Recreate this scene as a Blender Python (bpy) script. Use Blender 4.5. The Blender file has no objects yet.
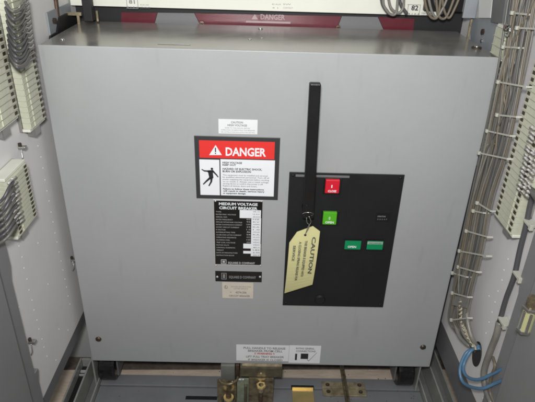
import bpy, math, random
from mathutils import Vector, Matrix, Euler
random.seed(7)
S = bpy.context.scene
COL = S.collection
R = math.radians

# ------------------------------------------------------------------ camera
CAM = Vector((-.0104, -.7643, .7689))
EUL = Euler((1.0804, -.0273, -.0013), 'XYZ')
FPX = 530.0
cd = bpy.data.cameras.new('camera'); cam = bpy.data.objects.new('camera', cd); COL.objects.link(cam)
cam.location = CAM; cam.rotation_euler = EUL
cd.sensor_width = 36; cd.lens = 36*FPX/535; cd.clip_start = .01; cd.clip_end = 50
S.cycles.filter_width = 2.0
S.camera = cam
_M = EUL.to_matrix()

def P(px, py, ax, v):
    """survey of the photograph: where the sight line meets the plane axis=v"""
    d = _M @ Vector(((px-267.5)/FPX, -(py-201)/FPX, -1))
    return CAM + d*((v-CAM[ax])/d[ax])
def F(px, py, y=0.0): return P(px, py, 1, y)

# ------------------------------------------------------------------ materials
def mat(name, col, rough=.5, metal=0., bump=0., bscale=200., var=0., vscale=8., col2=None, coat=0., emit=None, spec=.5, stretch=None):
    m = bpy.data.materials.new(name); m.use_nodes = True
    nt = m.node_tree; b = nt.nodes['Principled BSDF']
    b.inputs['Base Color'].default_value = (*col, 1); b.inputs['Roughness'].default_value = rough
    b.inputs['Metallic'].default_value = metal; b.inputs['Coat Weight'].default_value = coat
    b.inputs['Specular IOR Level'].default_value = spec
    tc = nt.nodes.new('ShaderNodeTexCoord'); src = tc.outputs['Object']
    if stretch:
        mp = nt.nodes.new('ShaderNodeMapping'); mp.inputs['Scale'].default_value = stretch
        nt.links.new(src, mp.inputs['Vector']); src = mp.outputs['Vector']
    if var > 0:
        n = nt.nodes.new('ShaderNodeTexNoise'); n.inputs['Scale'].default_value = vscale; n.inputs['Detail'].default_value = 8
        n.inputs['Roughness'].default_value = .65
        nt.links.new(src, n.inputs['Vector'])
        r = nt.nodes.new('ShaderNodeValToRGB'); r.color_ramp.elements[0].position = .3; r.color_ramp.elements[1].position = .7
        c2 = col2 or tuple(c*(1-var) for c in col)
        r.color_ramp.elements[0].color = (*c2, 1)
        r.color_ramp.elements[1].color = (*(col if col2 else tuple(min(1, c*(1+var)) for c in col)), 1)
        nt.links.new(n.outputs['Fac'], r.inputs['Fac']); nt.links.new(r.outputs['Color'], b.inputs['Base Color'])
        mr = nt.nodes.new('ShaderNodeMapRange'); mr.inputs['To Min'].default_value = max(.02, rough-.12); mr.inputs['To Max'].default_value = min(1, rough+.12)
        nt.links.new(n.outputs['Fac'], mr.inputs['Value']); nt.links.new(mr.outputs['Result'], b.inputs['Roughness'])
    if bump > 0:
        n2 = nt.nodes.new('ShaderNodeTexNoise'); n2.inputs['Scale'].default_value = bscale; n2.inputs['Detail'].default_value = 5
        nt.links.new(src, n2.inputs['Vector'])
        bp = nt.nodes.new('ShaderNodeBump'); bp.inputs['Strength'].default_value = bump; bp.inputs['Distance'].default_value = .001
        nt.links.new(n2.outputs['Fac'], bp.inputs['Height']); nt.links.new(bp.outputs['Normal'], b.inputs['Normal'])
    return m

def panel_mat(name, col, rough):
    """grey enamel with faint marks, specks and vertical scuffs"""
    m = mat(name, col, rough, bump=.12, bscale=260, var=.05, vscale=4)
    nt = m.node_tree; b = nt.nodes['Principled BSDF']
    base = b.inputs['Base Color'].links[0].from_socket
    tc = nt.nodes.new('ShaderNodeTexCoord'); mp = nt.nodes.new('ShaderNodeMapping'); mp.inputs['Scale'].default_value = (60, 60, 9)
    mp.inputs['Rotation'].default_value = (0, .3, 0)
    n = nt.nodes.new('ShaderNodeTexNoise'); n.inputs['Scale'].default_value = 1.; n.inputs['Detail'].default_value = 4
    r = nt.nodes.new('ShaderNodeValToRGB'); r.color_ramp.elements[0].position = .62; r.color_ramp.elements[1].position = .80
    r.color_ramp.elements[0].color = (0, 0, 0, 1); r.color_ramp.elements[1].color = (.36, .36, .36, 1)
    mx = nt.nodes.new('ShaderNodeMixRGB'); mx.inputs[2].default_value = (*[c*.7 for c in col], 1)
    nt.links.new(tc.outputs['Object'], mp.inputs['Vector']); nt.links.new(mp.outputs['Vector'], n.inputs['Vector'])
    nt.links.new(n.outputs['Fac'], r.inputs['Fac']); nt.links.new(r.outputs['Color'], mx.inputs[0])
    nt.links.new(base, mx.inputs[1]); nt.links.new(mx.outputs[0], b.inputs['Base Color'])
    return m

M = dict(
    panel=panel_mat('grey_enamel', (.345, .354, .357), .40),
    top=mat('sheet_steel', (.36, .35, .325), .22, metal=.6, bump=.06, bscale=30, var=.16, vscale=14),
    wall=mat('wall_enamel', (.67, .665, .66), .5, bump=.12, bscale=200, var=.05, vscale=5),
    dark=mat('dark_painted_steel', (.135, .135, .14), .5, bump=.1, var=.15, vscale=10),
    post=mat('post_enamel', (.20, .20, .205), .45, bump=.12, var=.08, vscale=7),
    tray=mat('tray_enamel', (.19, .192, .20), .5, bump=.15, var=.10, vscale=12),
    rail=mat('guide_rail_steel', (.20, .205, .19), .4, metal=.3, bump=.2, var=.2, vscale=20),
    railedge=mat('guide_rail_edge', (.36, .37, .34), .4, metal=.3, var=.15, vscale=30),
    black=mat('black_plastic', (.009, .009, .010), .42, spec=.4, bump=.2, bscale=500, var=.1, vscale=20),
    opanel=mat('charcoal_panel', (.012, .0125, .014), .5, spec=.35, bump=.2, bscale=400, var=.12, vscale=15),
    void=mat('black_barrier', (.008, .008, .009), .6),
    rubber=mat('rubber', (.012, .012, .012), .25, bump=1., bscale=60, var=.7, vscale=50),
    white=mat('label_white', (.72, .73, .74), .45, var=.03, vscale=20),
    signwhite=mat('sign_white', (.78, .80, .82), .4, var=.02, vscale=20),
    beige=mat('sticker_cream', (.58, .53, .44), .6, var=.06, vscale=40),
    inkblue=mat('tag_ink', (.07, .08, .07), .6),
    ink=mat('ink', (.02, .02, .022), .5),
    greyink=mat('grey_ink', (.22, .22, .23), .5),
    redink=mat('red_ink', (.5, .03, .03), .5),
    red=mat('sign_red', (.72, .035, .03), .42),
    frame=mat('sign_border', (.035, .035, .038), .45),
    silver=mat('plate_silver', (.62, .62, .62), .35, metal=.4),
    plate=mat('nameplate_black', (.008, .008, .009), .3),
    redbtn=mat('red_button', (.62, .012, .03), .35),
    grnbtn=mat('green_button', (.08, .40, .015), .35),
    grnwin=mat('green_flag', (.0, .24, .09), .4),
    yellow=mat('tag_yellow', (.60, .565, .28), .7, bump=.2, bscale=150, var=.03, vscale=30),
    cream=mat('terminal_cream', (.50, .51, .40), .5, bump=.2, bscale=300, var=.12, vscale=60),
    creamlight=mat('marker_cream', (.66, .66, .58), .5, var=.05, vscale=30),
    ivory=mat('marker_band_ivory', (.70, .70, .62), .45, var=.03, vscale=20),
    screwdark=mat('terminal_screw_dark', (.05, .035, .025), .5, metal=.3),
    screw=mat('screw_steel', (.45, .44, .42), .3, metal=.9, bump=.3, bscale=300),
    chrome=mat('chrome', (.8, .8, .78), .12, metal=1.),
    copper=mat('rusty_screw', (.12, .075, .055), .4, metal=.6, var=.3, vscale=200),
    brass=mat('zinc_yellow', (.55, .46, .30), .33, metal=.5, bump=.3, bscale=100, var=.35, vscale=60, col2=(.20, .17, .11)),
    brassdull=mat('zinc_olive', (.13, .115, .075), .4, metal=.6, bump=.3, bscale=80, var=.4, vscale=50),
    gold=mat('gold_passivated', (.78, .56, .25), .33, metal=.6, bump=.2, bscale=60, var=.3, vscale=35, col2=(.60, .52, .24)),
    rust=mat('rusty_steel', (.30, .25, .15), .4, metal=.55, bump=.5, bscale=120, var=.6, vscale=80, col2=(.06, .04, .028)),
    brown_mottle=mat('mottled_dark_brown', (.13, .10, .08), .85, bump=.8, bscale=80, var=.5, vscale=60, col2=(.05, .04, .03)),
    darkbronze=mat('bronze_screw', (.10, .09, .07), .35, metal=.7, bump=.3, bscale=200),
    zincgreen=mat('zinc_green', (.26, .29, .21), .4, metal=.5, var=.3, vscale=60),
    strip=mat('barrier_red', (.12, .013, .024), .35, var=.1, vscale=20),
    stripgrey=mat('barrier_grey', (.19, .19, .195), .35),
    striptext=mat('barrier_lettering', (.45, .33, .34), .4),
    floor=mat('concrete', (.66, .55, .44), .8, bump=.6, bscale=60, var=.25, vscale=25, col2=(.48, .39, .31), stretch=(1, 4, 1)),
    wiregrey=mat('wire_grey', (.115, .11, .10), .4, var=.1, vscale=30),
    wiredark=mat('wire_dark', (.07, .07, .075), .4),
    wiretan=mat('wire_tan', (.15, .125, .09), .45, var=.15, vscale=40),
    wireclear=mat('wire_pale', (.19, .18, .16), .35, var=.15, vscale=60),
    sleeve=mat('wire_sleeve', (.46, .44, .42), .5, bump=.9, bscale=500, var=.6, vscale=300),
    blue=mat('wire_blue', (.075, .17, .28), .38, var=.1, vscale=40),
    tie=mat('cable_tie', (.46, .46, .40), .4),
    ycon=mat('connector_yellow', (.42, .42, .22), .3),
    braid=mat('braid_beige', (.42, .38, .28), .4, bump=.6, bscale=300, var=.3, vscale=200),
    dot=mat('fastener_bright', (.78, .78, .76), .35),
    sheetwhite=mat('white_sheet', (.62, .62, .60), .5),
    bluegrey=mat('blue_grey_sheet', (.25, .27, .29), .5, var=.1, vscale=20),
)

# ------------------------------------------------------------------ builders
class MB:
    def __init__(s): s.v = []; s.f = []; s.sm = []
    def add(s, vs, fs, smooth=False):
        o = len(s.v); s.v += [Vector(v) for v in vs]; s.f += [tuple(i+o for i in f) for f in fs]; s.sm += [smooth]*len(fs); return s
    def box(s, x0, x1, y0, y1, z0, z1):
        if x0 > x1: x0, x1 = x1, x0
        if y0 > y1: y0, y1 = y1, y0
        if z0 > z1: z0, z1 = z1, z0
        vs = [(x, y, z) for x in (x0, x1) for y in (y0, y1) for z in (z0, z1)]
        return s.add(vs, [(0, 1, 3, 2), (4, 6, 7, 5), (0, 4, 5, 1), (2, 3, 7, 6), (0, 2, 6, 4), (1, 5, 7, 3)])
    def prism(s, pts, off):
        """planar outline pts (3-D) pushed along off"""
        n = len(pts); a = [Vector(p) for p in pts]; off = Vector(off); b = [p+off for p in a]
        return s.add(a+b, [tuple(range(n)), tuple(range(2*n-1, n-1, -1))]+[(i, i+n, (i+1) % n+n, (i+1) % n) for i in range(n)])
    def cyl(s, c, d, r, h, n=20, r2=None, dome=0):
        d = Vector(d).normalized(); c = Vector(c); u = d.orthogonal().normalized(); w = d.cross(u)
        r2 = r if r2 is None else r2
        rings = [(0, r), (h, r2)]
        if dome: rings = [(0, r)]+[(h*math.sin(t*math.pi/2/4), r*math.cos(t*math.pi/2/4)) for t in range(1, 4)]+[(h, r*.05)]
        vs = []; fs = []
        for hh, rr in rings:
            vs += [c+d*hh+(u*math.cos(2*math.pi*i/n)+w*math.sin(2*math.pi*i/n))*rr for i in range(n)]
        for k in range(len(rings)-1):
            fs += [(k*n+i, k*n+(i+1) % n, (k+1)*n+(i+1) % n, (k+1)*n+i) for i in range(n)]
        fs += [tuple(range(n-1, -1, -1)), tuple(range((len(rings)-1)*n, len(rings)*n))]
        return s.add(vs, fs, dome > 0)
    def tube(s, pts, r, n=8, sub=6):
        pts = [Vector(p) for p in pts]
        if len(pts) > 2:                      # Catmull-Rom
            q = [pts[0]*2-pts[1]]+pts+[pts[-1]*2-pts[-2]]; o = []
            for i in range(1, len(q)-2):
                for k in range(sub):
                    t = k/sub; a, b, c, d = q[i-1:i+3]
                    o.append(.5*((2*b)+(c-a)*t+(2*a-5*b+4*c-d)*t*t+(3*b-a-3*c+d)*t**3))
            o.append(pts[-1]); pts = o
        vs = []; fs = []; u = None; m = len(pts)
        for i, p in enumerate(pts):
            t = (pts[min(i+1, m-1)]-pts[max(i-1, 0)]).normalized()
            u = t.orthogonal().normalized() if u is None else (u-t*u.dot(t)).normalized()
            w = t.cross(u)
            vs += [p+(u*math.cos(2*math.pi*k/n)+w*math.sin(2*math.pi*k/n))*r for k in range(n)]
        for i in range(m-1):
            fs += [(i*n+k, i*n+(k+1) % n, (i+1)*n+(k+1) % n, (i+1)*n+k) for k in range(n)]
        fs += [tuple(range(n-1, -1, -1)), tuple(range((m-1)*n, m*n))]
        return s.add(vs, fs, True)
    def build(s, name, m, parent=None, bevel=0., origin=None):
        me = bpy.data.meshes.new(name); o = bpy.data.objects.new(name, me); COL.objects.link(o)
        base = Vector((0, 0, 0))
        if parent is not None: base = wloc(parent)
        if origin is not None: org = Vector(origin)
        elif parent is None:
            xs = [v.x for v in s.v]; ys = [v.y for v in s.v]; zs = [v.z for v in s.v]
            org = Vector(((min(xs)+max(xs))/2, (min(ys)+max(ys))/2, min(zs)))
        else:
            org = base.copy()
        me.from_pydata([v-org for v in s.v], [], s.f)
        for p, k in zip(me.polygons, s.sm): p.use_smooth = k
        import bmesh
        bm = bmesh.new(); bm.from_mesh(me); bmesh.ops.recalc_face_normals(bm, faces=bm.faces); bm.to_mesh(me); bm.free()
        me.materials.append(m)
        o.location = org-base
        if parent is not None: o.parent = parent
        if bevel > 0:
            b = o.modifiers.new('bevel', 'BEVEL'); b.width = bevel; b.segments = 2; b.limit_method = 'ANGLE'
        return o
def wloc(o):
    v = Vector(o.location)
    while o.parent: o = o.parent; v += Vector(o.location)
    return v
def tag(o, label=None, cat=None, group=None, kind=None):
    if label: o['label'] = label
    if cat: o['category'] = cat
    if group: o['group'] = group
    if kind: o['kind'] = kind
    return o
def thing(name, loc, label, cat, group=None):
    o = bpy.data.objects.new(name, None); COL.objects.link(o); o.location = loc; o.empty_display_size = .02
    return tag(o, label, cat, group)

def text(strings, parent, m, name='lettering', thick=.0003):
    """strings: (text, origin, height, width or None, xdir, updir, bold). One mesh for one block of printing."""
    mb = MB()
    for st in strings:
        t, org, h, w, xd, ud, bold = st
        cu = bpy.data.curves.new('t', 'FONT'); cu.body = t; cu.size = 1; cu.resolution_u = 2
        cu.offset = 0. if not bold else .028
        ob = bpy.data.objects.new('t', cu); COL.objects.link(ob)
        dg = bpy.context.evaluated_depsgraph_get(); dg.update()
        me = bpy.data.meshes.new_from_object(ob.evaluated_get(dg))
        if len(me.vertices):
            xs = [v.co.x for v in me.vertices]; x0, x1 = min(xs), max(xs)
            sy = h/.72; sx = sy if w is None else w/(x1-x0)
            xd = Vector(xd).normalized(); ud = Vector(ud).normalized()
            nrm = xd.cross(ud)
            mb.add([Vector(org)+xd*(v.co.x-x0)*sx+ud*v.co.y*sy+nrm*thick for v in me.vertices], [tuple(p.vertices) for p in me.polygons])
        bpy.data.objects.remove(ob); bpy.data.curves.remove(cu); bpy.data.meshes.remove(me)
    return mb.build(name, m, parent)
XD, ZD = (1, 0, 0), (0, 0, 1)
def ft(t, px0, py_base, h_px, px1=None, y=0., bold=False):
    """text on the breaker front: baseline start pixel, height in photo pixels, end pixel"""
    a = F(px0, py_base, y); hh = (F(px0, py_base-h_px, y)-a).z
    w = None if px1 is None else (F(px1, py_base, y)-a).x
    return (t, a, hh, w, XD, ZD, bold)
def frect(mb, px0, py0, px1, py1, y0, y1, yp=None):
    """true rectangle on a plane parallel to the breaker front"""
    yp = y0 if yp is None else yp
    a, b, c, d = F(px0, py0, yp), F(px1, py0, yp), F(px1, py1, yp), F(px0, py1, yp)
    return mb.box((a.x+d.x)/2, (b.x+c.x)/2, y0, y1, (c.z+d.z)/2, (a.z+b.z)/2)

# ================================================================== SETTING
FZ = -.10
tag(MB().box(-1.2, 1.2, -1.2, .9, FZ-.02, FZ).build('floor', M['floor']), 'tan concrete floor showing in the gap under the breaker', kind='structure')

XL, XR = -.345, .345
WT = .092      # height where the side sheets end

# ================================================================== CIRCUIT BREAKER
W2, H, D = .33, .6021, .20
br = thing('circuit_breaker', (0, .1, FZ), 'large grey draw-out circuit breaker with charcoal control panel and danger sign on its front', 'circuit breaker')
MB().box(-W2, W2, 0, .003, 0, H).build('front_panel', M['panel'], br, bevel=.0012)
tp = MB(); tp.box(-W2+.001, W2-.001, .0032, D, H-.004, H-.0005); tp.build('top_cover', M['top'], br, bevel=.0006)
for s in (-1, 1):
    MB().box(s*(W2-.002), s*(W2-.004), .0032, D-.001, .002, H-.0045).build('side_panel', M['panel'], br)
MB().box(-W2+.0045, W2-.0045, .12, .124, .03, H-.0045).build('inner_frame', M['void'], br)
MB().box(W2-.0005, W2+.0035, .004, .020, .0, .43).build('gap_shade', M['void'], br)  # shade of the gap beside the panel, put in as a black strip
# screws on the front
for px, py, m in ((98.5, 339, 'copper'), (423, 347, 'darkbronze')):
    c = F(px, py)
    sc = MB().cyl(c, (0, -1, 0), .0058, .0035, dome=1).build('panel_screw', M[m], br)
    MB().box(c.x-.004, c.x+.004, c.y-.0042, c.y-.0032, c.z-.0006, c.z+.0006).build('slot', M['screwdark'], sc)
# chrome domes added to make the glints on the top cover
for px, py, r in ((260.5, 29, .0042), (250, 39.5, .0026), (262, 38.5, .002), (62.5, 40, .003)):
    c = P(px, py, 2, H-.0005); MB().cyl(c, (0, 0, 1), r, r*.8, dome=1).build('glint_dome', M['chrome'], br)
# lifting slots on top (recess plates)
c = P(476.5, 48, 2, H); ws_ = MB().cyl((c.x, c.y, H-.0005), (0, 0, 1), .0075, .002, 20).build('washer', M['screwdark'], br)
MB().cyl((c.x, c.y, H+.0015), (0, 0, 1), .0042, .003, 14, dome=1).build('bolt_head', M['screw'], ws_)
for a, b in (((158, 43.5), (190, 45)),):
    p, q = P(*a, 2, H), P(*b, 2, H)
    MB().box(p.x, q.x, q.y, p.y, H-.0005, H+.0006).build('top_plate', M['top'], br, bevel=.0004)
# --- white notice above the danger sign
y0 = -.0006
n = frect(MB(), 218.5, 119.5, 257.5, 134, y0, 0).build('notice_label', M['white'], br)
text([ft('CAUTION', 231, 123.2, 2.0, 243, y0, True), ft('HIGH VOLTAGE', 227.5, 126, 2.0, 247, y0, True),
      ft('REFER TO THE MANUAL BEFORE', 225, 128.3, 1.1, 250, y0), ft('OPERATING OR REMOVING THIS BREAKER', 221, 130.3, 1.1, 255, y0),
      ft('SEE INSTRUCTION BULLETIN FOR DETAILS', 221, 132.4, 1.1, 255, y0)], n, M['greyink'])
# --- danger sign
d = frect(MB(), 195.3, 136.8, 279, 199.3, -.0012, 0).build('danger_sign', M['frame'], br, bevel=.0006)
yy = -.0016
frect(MB(), 199.3, 141.2, 274.6, 158.6, yy, -.0012).build('red_header', M['red'], d)
frect(MB(), 199.9, 159.7, 219.6, 195.0, yy, -.0012).build('pictogram_field', M['signwhite'], d)
frect(MB(), 220.7, 159.9, 274.3, 195.9, yy, -.0012).build('text_field', M['signwhite'], d)
text([ft('DANGER', 225.7, 155.4, 8.2, 266, yy, True)], d, M['signwhite'])
a, b, c = F(209.2, 155.0, yy), F(221.8, 155.0, yy), F(215.6, 145.0, yy)
tri = MB().prism([a, b, c], (0, -.0003, 0)).build('warning_triangle', M['signwhite'], d)
ex = MB(); frect(ex, 214.9, 147.8, 216.0, 152.2, yy-.0006, yy-.0003); frect(ex, 214.9, 153, 216.0, 154.1, yy-.0006, yy-.0003); ex.build('exclamation_mark', M['ink'], d)
# man struck by electricity
pg = MB()
def limb(p, q, w0, w1, y=yy-.0003):
    a, b = F(*p, y), F(*q, y); t = (b-a).normalized(); nn = Vector((-t.z, 0, t.x))
    k0, k1 = w0*.00155/2, w1*.00155/2
    pg.prism([a+nn*k0, a-nn*k0, b-nn*k1, b+nn*k1], (0, -.0001, 0))
c = F(211.9, 168.8, yy); pg.cyl(c, (0, -1, 0), .0020, .0004, 14)
limb((207.5, 171.3), (213.5, 171.2), 2.2, 2.6); limb((210.2, 170.5), (211.4, 178.3), 5.2, 4.2)
limb((208.5, 171.3), (204.5, 170.9), 1.8, 1.5); limb((204.8, 171.2), (201.6, 169.3), 1.4, 1.0)
limb((213, 171.3), (216.2, 174.6), 1.9, 1.4); limb((216, 174.2), (218.2, 177.2), 1.5, 1.1)
limb((210.6, 177.5), (206.6, 181), 2.6, 1.8); limb((207, 180.6), (203.2, 184.4), 1.8, 1.2)
limb((211.6, 177.5), (211.2, 182), 2.5, 1.8); limb((211.4, 181.5), (208.8, 186), 1.8, 1.3)
pg.build('pictogram', M['ink'], d)
L = [('HIGH VOLTAGE', 222.5, 163.4, 1.9, 242, 1), ('KEEP OUT', 222.5, 165.6, 1.7, 236, 1),
     ('HAZARD OF ELECTRIC SHOCK,', 222.6, 169.6, 1.9, 262, 1), ('BURN OR EXPLOSION', 222.6, 172.1, 1.9, 251, 1),
     ('This equipment must be installed and serviced', 222.7, 175.5, 1.4, 267.5, 0), ('by qualified electrical personnel. Turn off all', 222.7, 177.6, 1.4, 269, 0),
     ('power supplying this equipment before working', 222.8, 179.8, 1.4, 269, 0), ('on or inside it. Always use a rated voltage', 222.8, 182, 1.4, 268.5, 0),
     ('sensing device to confirm that power is off.', 222.9, 184.1, 1.4, 263, 0), ('Replace all devices, doors and covers.', 222.9, 186.3, 1.4, 257, 0),
     ('Failure to follow these instructions', 223, 189.4, 1.5, 264, 1), ('will result in death, serious injury', 223, 191.5, 1.5, 264.5, 1), ('or equipment damage.', 223, 193.7, 1.5, 246, 1)]
text([ft(t, a_, b_, h_, e_, yy, bool(k)) for t, a_, b_, h_, e_, k in L], d, M['ink'])
# --- nameplate
npl = frect(MB(), 213.9, 199.9, 262.3, 265.8, -.0010, 0).build('nameplate', M['silver'], br, bevel=.0004)
pl = MB(); frect(pl, 214.6, 201.2, 261.8, 264.6, -.0014, -.0010); pl.build('black_field', M['plate'], npl)
yn = -.0018
cells = MB()
for q in ((239.7, 210.2, 260.9, 218.2), (251.2, 218.2, 260.8, 243.9), (243.3, 243.9, 260.7, 248.5), (250.8, 248.5, 260.6, 251.2), (243.3, 251.2, 260.6, 253.6), (250.8, 253.6, 260.4, 256.2)):
    frect(cells, *q, yn, -.0014)
cells.build('value_field', M['signwhite'], npl)
text([ft('MEDIUM VOLTAGE', 219, 204.9, 2.6, 257.6, -.0014, True), ft('CIRCUIT BREAKER', 219.3, 208.9, 2.6, 257.4, -.0014, True)], npl, M['signwhite'])
rows = ['TYPE', 'RATED MAX. VOLTAGE', 'SERIAL NO.', 'RATED FREQUENCY', 'IMPULSE WITHSTAND VOLTAGE', 'RATED CONTINUOUS CURRENT', 'SHORT CIRCUIT CURRENT', 'K FACTOR', 'INTERRUPTING TIME', 'CLOSE AND LATCH CURRENT', 'OPERATING SEQUENCE', 'CLOSING COIL', 'TRIP COIL VOLTAGE', 'MOTOR VOLTS', 'CONTROL SCHEMATIC', 'WEIGHT', 'DATE OF MANUFACTURE', 'INSTRUCTION BOOK']
rr = []; vv = []; ln = MB()
for i, t in enumerate(rows):
    y = 212.2+i*2.55
    rr.append(ft(t, 216+i*.03, y, 1.15, 216+i*.03+min(26, len(t)*1.05+1), -.0014))
    if 3 <= i <= 12: rr.append(ft(['60', '95', '1200', '25', '1.0', '5', '58', '48 VDC', '125', '250'][i-3]+' ', 246.5, y, 1.3, 250.4, -.0014))
    if i != 15 or 1: vv.append(ft(['VR-15', '15 KV', '40-2218', 'HZ', 'KV', 'AMPS', 'KA', '1.0', 'CYCLES', 'KA', 'O-CO', 'VDC', 'VDC', 'VDC', '48031-A', 'LBS', '6-94', '6055-30'][i], 253, y, 1.15, 259.5, yn))
text(rr, npl, M['silver']); text(vv, npl, M['ink'])
lg = MB()
def sqlogo(mb, x0, y0p, x1, y1p, yb):
    t = .55
    for q in ((x0, y0p, x1, y0p+t), (x0, y1p-t, x1, y1p), (x0, y0p+t, x0+t, y1p-t), (x1-t, y0p+t, x1, y1p-t)): frect(mb, *q, yb-.0003, yb)
    frect(mb, x0+1.5, y0p+1.3, x1-1.5, y1p-1.3, yb-.0003, yb)
sqlogo(lg, 221, 259.6, 226.4, 264, -.0014); lg.build('logo', M['silver'], npl)
text([ft('SQUARE D COMPANY', 228, 263.6, 2.0, 255, -.0014, True)], npl, M['silver'])
for px, py in ((216, 265.2), (260.4, 265.4), (215.4, 201), (261.4, 201.2)):
    MB().cyl(F(px, py, -.0014), (0, -1, 0), .0016, .001, 12, dome=1).build('rivet', M['silver'], npl)
# --- second plate and cream sticker
p2 = frect(MB(), 215.3, 271.6, 261.8, 281.8, -.0012, 0).build('maker_plate', M['plate'], br, bevel=.0003)
lg = MB(); sqlogo(lg, 221.3, 273, 226.6, 279.3, -.0012); lg.build('logo', M['greyink'], p2)
text([ft('SQUARE D COMPANY', 229, 278.0, 2.4, 256, -.0012, True)], p2, M['greyink'])
for px in (217.3, 260): MB().cyl(F(px, 276.8, -.0012), (0, -1, 0), .0021, .001, 14, dome=1).build('rivet', M['silver'], p2)
st = frect(MB(), 222.3, 282.6, 253.2, 298.2, -.0005, 0).build('approval_sticker', M['beige'], br)
text([ft('NATIONAL ELECTRICAL CODE', 231, 287, 1.2, 251, -.0005), ft('LISTED DEVICE', 234, 289, 1.2, 248, -.0005), ft('N', 230, 292.8, 1.6, 231.5, -.0005),
      ft('4374-206', 235.5, 293.2, 2.0, 246.5, -.0005, True), ft('CIRCUIT BREAKER', 229, 296.4, 1.7, 250, -.0005, True)], st, M['greyink'])
lg = MB(); c = F(226, 287, -.0005)
for k in range(20):
    a0, a1 = k*math.pi/10, (k+1)*math.pi/10
    lg.prism([c+Vector((math.cos(t)*r, 0, math.sin(t)*r)) for t, r in ((a0, .0034), (a1, .0034), (a1, .0027), (a0, .0027))], (0, -.0002, 0))
frect(lg, 225.2, 285.2, 225.8, 288.4, -.0007, -.0005); frect(lg, 226.4, 287.8, 227.4, 288.4, -.0007, -.0005); lg.build('approval_mark', M['greyink'], st)
# --- bottom labels
b1 = frect(MB(), 236.3, 345.2, 288.8, 360.8, -.0006, 0).build('instruction_label', M['white'], br)
text([ft('PULL HANDLE TO RELEASE', 243.5, 348.6, 2.0, 285.5, y0, True), ft('BREAKER FROM CELL', 248, 351.5, 2.0, 282.5, y0, True),
      ft('LIFT FULL TRAY BREAKER', 246, 357.2, 1.9, 284, y0, True), ft('IF BREAKER IS CLOSED', 248, 360.1, 1.7, 282.5, y0, True)], b1, M['greyink'])
text([ft('!! WARNING !!', 254.5, 354.2, 1.9, 274.5, y0, True)], b1, M['redink'])
b2 = frect(MB(), 289, 345.8, 320.4, 362.9, -.0006, 0).build('interlock_label', M['white'], br)
text([ft('RATING GENERAL', 296, 349, 1.7, 314.5, y0, True), ft('CONNECTIONS', 296, 351.7, 1.7, 315.5, y0, True)], b2, M['greyink'])
k_ = MB(); frect(k_, 295, 353.7, 297.0, 360, -.0009, -.0006); frect(k_, 300.7, 353.6, 308.2, 358.9, -.0009, -.0006); k_.build('printed_block', M['ink'], b2)
pg = MB()
limb((307, 359.3), (308.7, 361.0), .8, .8, -.0007); limb((308.5, 361.0), (317, 352.5), .7, .5, -.0007); pg.build('tick_mark', M['greyink'], b2)

# --- control panel
op = MB(); frect(op, 286.0, 172.6, 402.0, 306, -.002, 0)
a = F(289, 170); b = F(405, 176); c = F(382.3, 307.3); dd = F(283, 304.2)
x0, x1, z0, z1 = (a.x+dd.x)/2, (b.x+c.x)/2, (c.z+dd.z)/2, (a.z+b.z)/2
opn = MB().box(x0, x1, -.002, 0, z0, z1).build('control_panel', M['opanel'], br, bevel=.0008)
MB().box(x0+.010, x0+.096, -.0032, -.002, z1-.0075, z1-.0035).build('top_guide', M['dark'], opn, bevel=.0005)
for sx_ in (x0+.006, x1-.006):
    for sz_ in (z0+.006, z1-.006):
        MB().cyl((sx_, -.002, sz_), (0, -1, 0), .0022, .0009, 14, dome=1).build('panel_rivet', M['black'], opn)
gr = MB(); gr.box(x0+.098, x0+.099, -.0024, -.002, z0+.03, z1-.02); gr.build('panel_seam', M['void'], opn)
def button(px0, py0, px1, py1, m, sym, word):
    fr = frect(MB(), px0-1.6, py0-1.3, px1+2.2, py1+1.5, -.004, -.002).build('push_button', M['black'], br, bevel=.0006)
    bt = frect(MB(), px0, py0, px1, py1, -.010, -.004, -.008).build('button_cap', M[m], fr, bevel=.0012)
    cx_ = (px0+px1)/2-.3
    text([ft(sym, cx_-.8, (py0+py1)/2+1.4, 2.8, cx_+.8 if sym == 'O' else cx_+.3, -.0101, True), ft(word, cx_-4.2, py1-1, 2.1, cx_+4.2, -.0101, True)], fr, M['signwhite'])
button(325.2, 179.6, 339.4, 193, 'redbtn', 'I', 'CLOSE')
button(322.8, 211.9, 336.6, 224.2, 'grnbtn', 'O', 'OPEN')
for (q, t) in (((344.8, 240.7, 360.8, 249.6), 'OPEN'), ((367, 241, 382.9, 249.8), 'DISCHARGED')):
    w = frect(MB(), *q, -.003, -.002).build('indicator_flag', M['grnwin'], br)
    fb = MB(); frect(fb, q[0]-1, q[1]-.9, q[2]+1, q[1]-.1, -.0042, -.002); frect(fb, q[0]-1, q[3]+.1, q[2]+1, q[3]+1, -.0042, -.002)
    fb.build('window_rim', M['black'], w)
    if t == 'OPEN': text([ft(t, 347.6, 247.6, 2.0, 356, -.003, True)], w, M['signwhite'])
    else:
        frect(MB(), q[0]+.6, q[1]+.9, q[2]-.2, q[1]+3.3, -.0033, -.003).build('printed_band', M['silver'], w)
        text([ft(t, q[0]+1.6, q[1]+2.8, 1.5, q[2]-1, -.0034, True)], w, M['grnwin'])
cw = frect(MB(), 376, 213.2, 390, 222, -.0026, -.002).build('counter_window', M['black'], br)
text([ft('OPERATIONS', 377.3, 216.9, 1.3, 385.5, -.0027, True), ft('0 0 0 4 7', 377.2, 219.7, 1.2, 387, -.0027)], cw, M['greyink'])
# faint round boss near the bottom of the control panel
c = F(320, 299.5, -.002); MB().cyl(c, (0, -1, 0), .010, .003, 28, r2=.008).build('crank_socket', M['opanel'], br, bevel=.0004)
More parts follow.
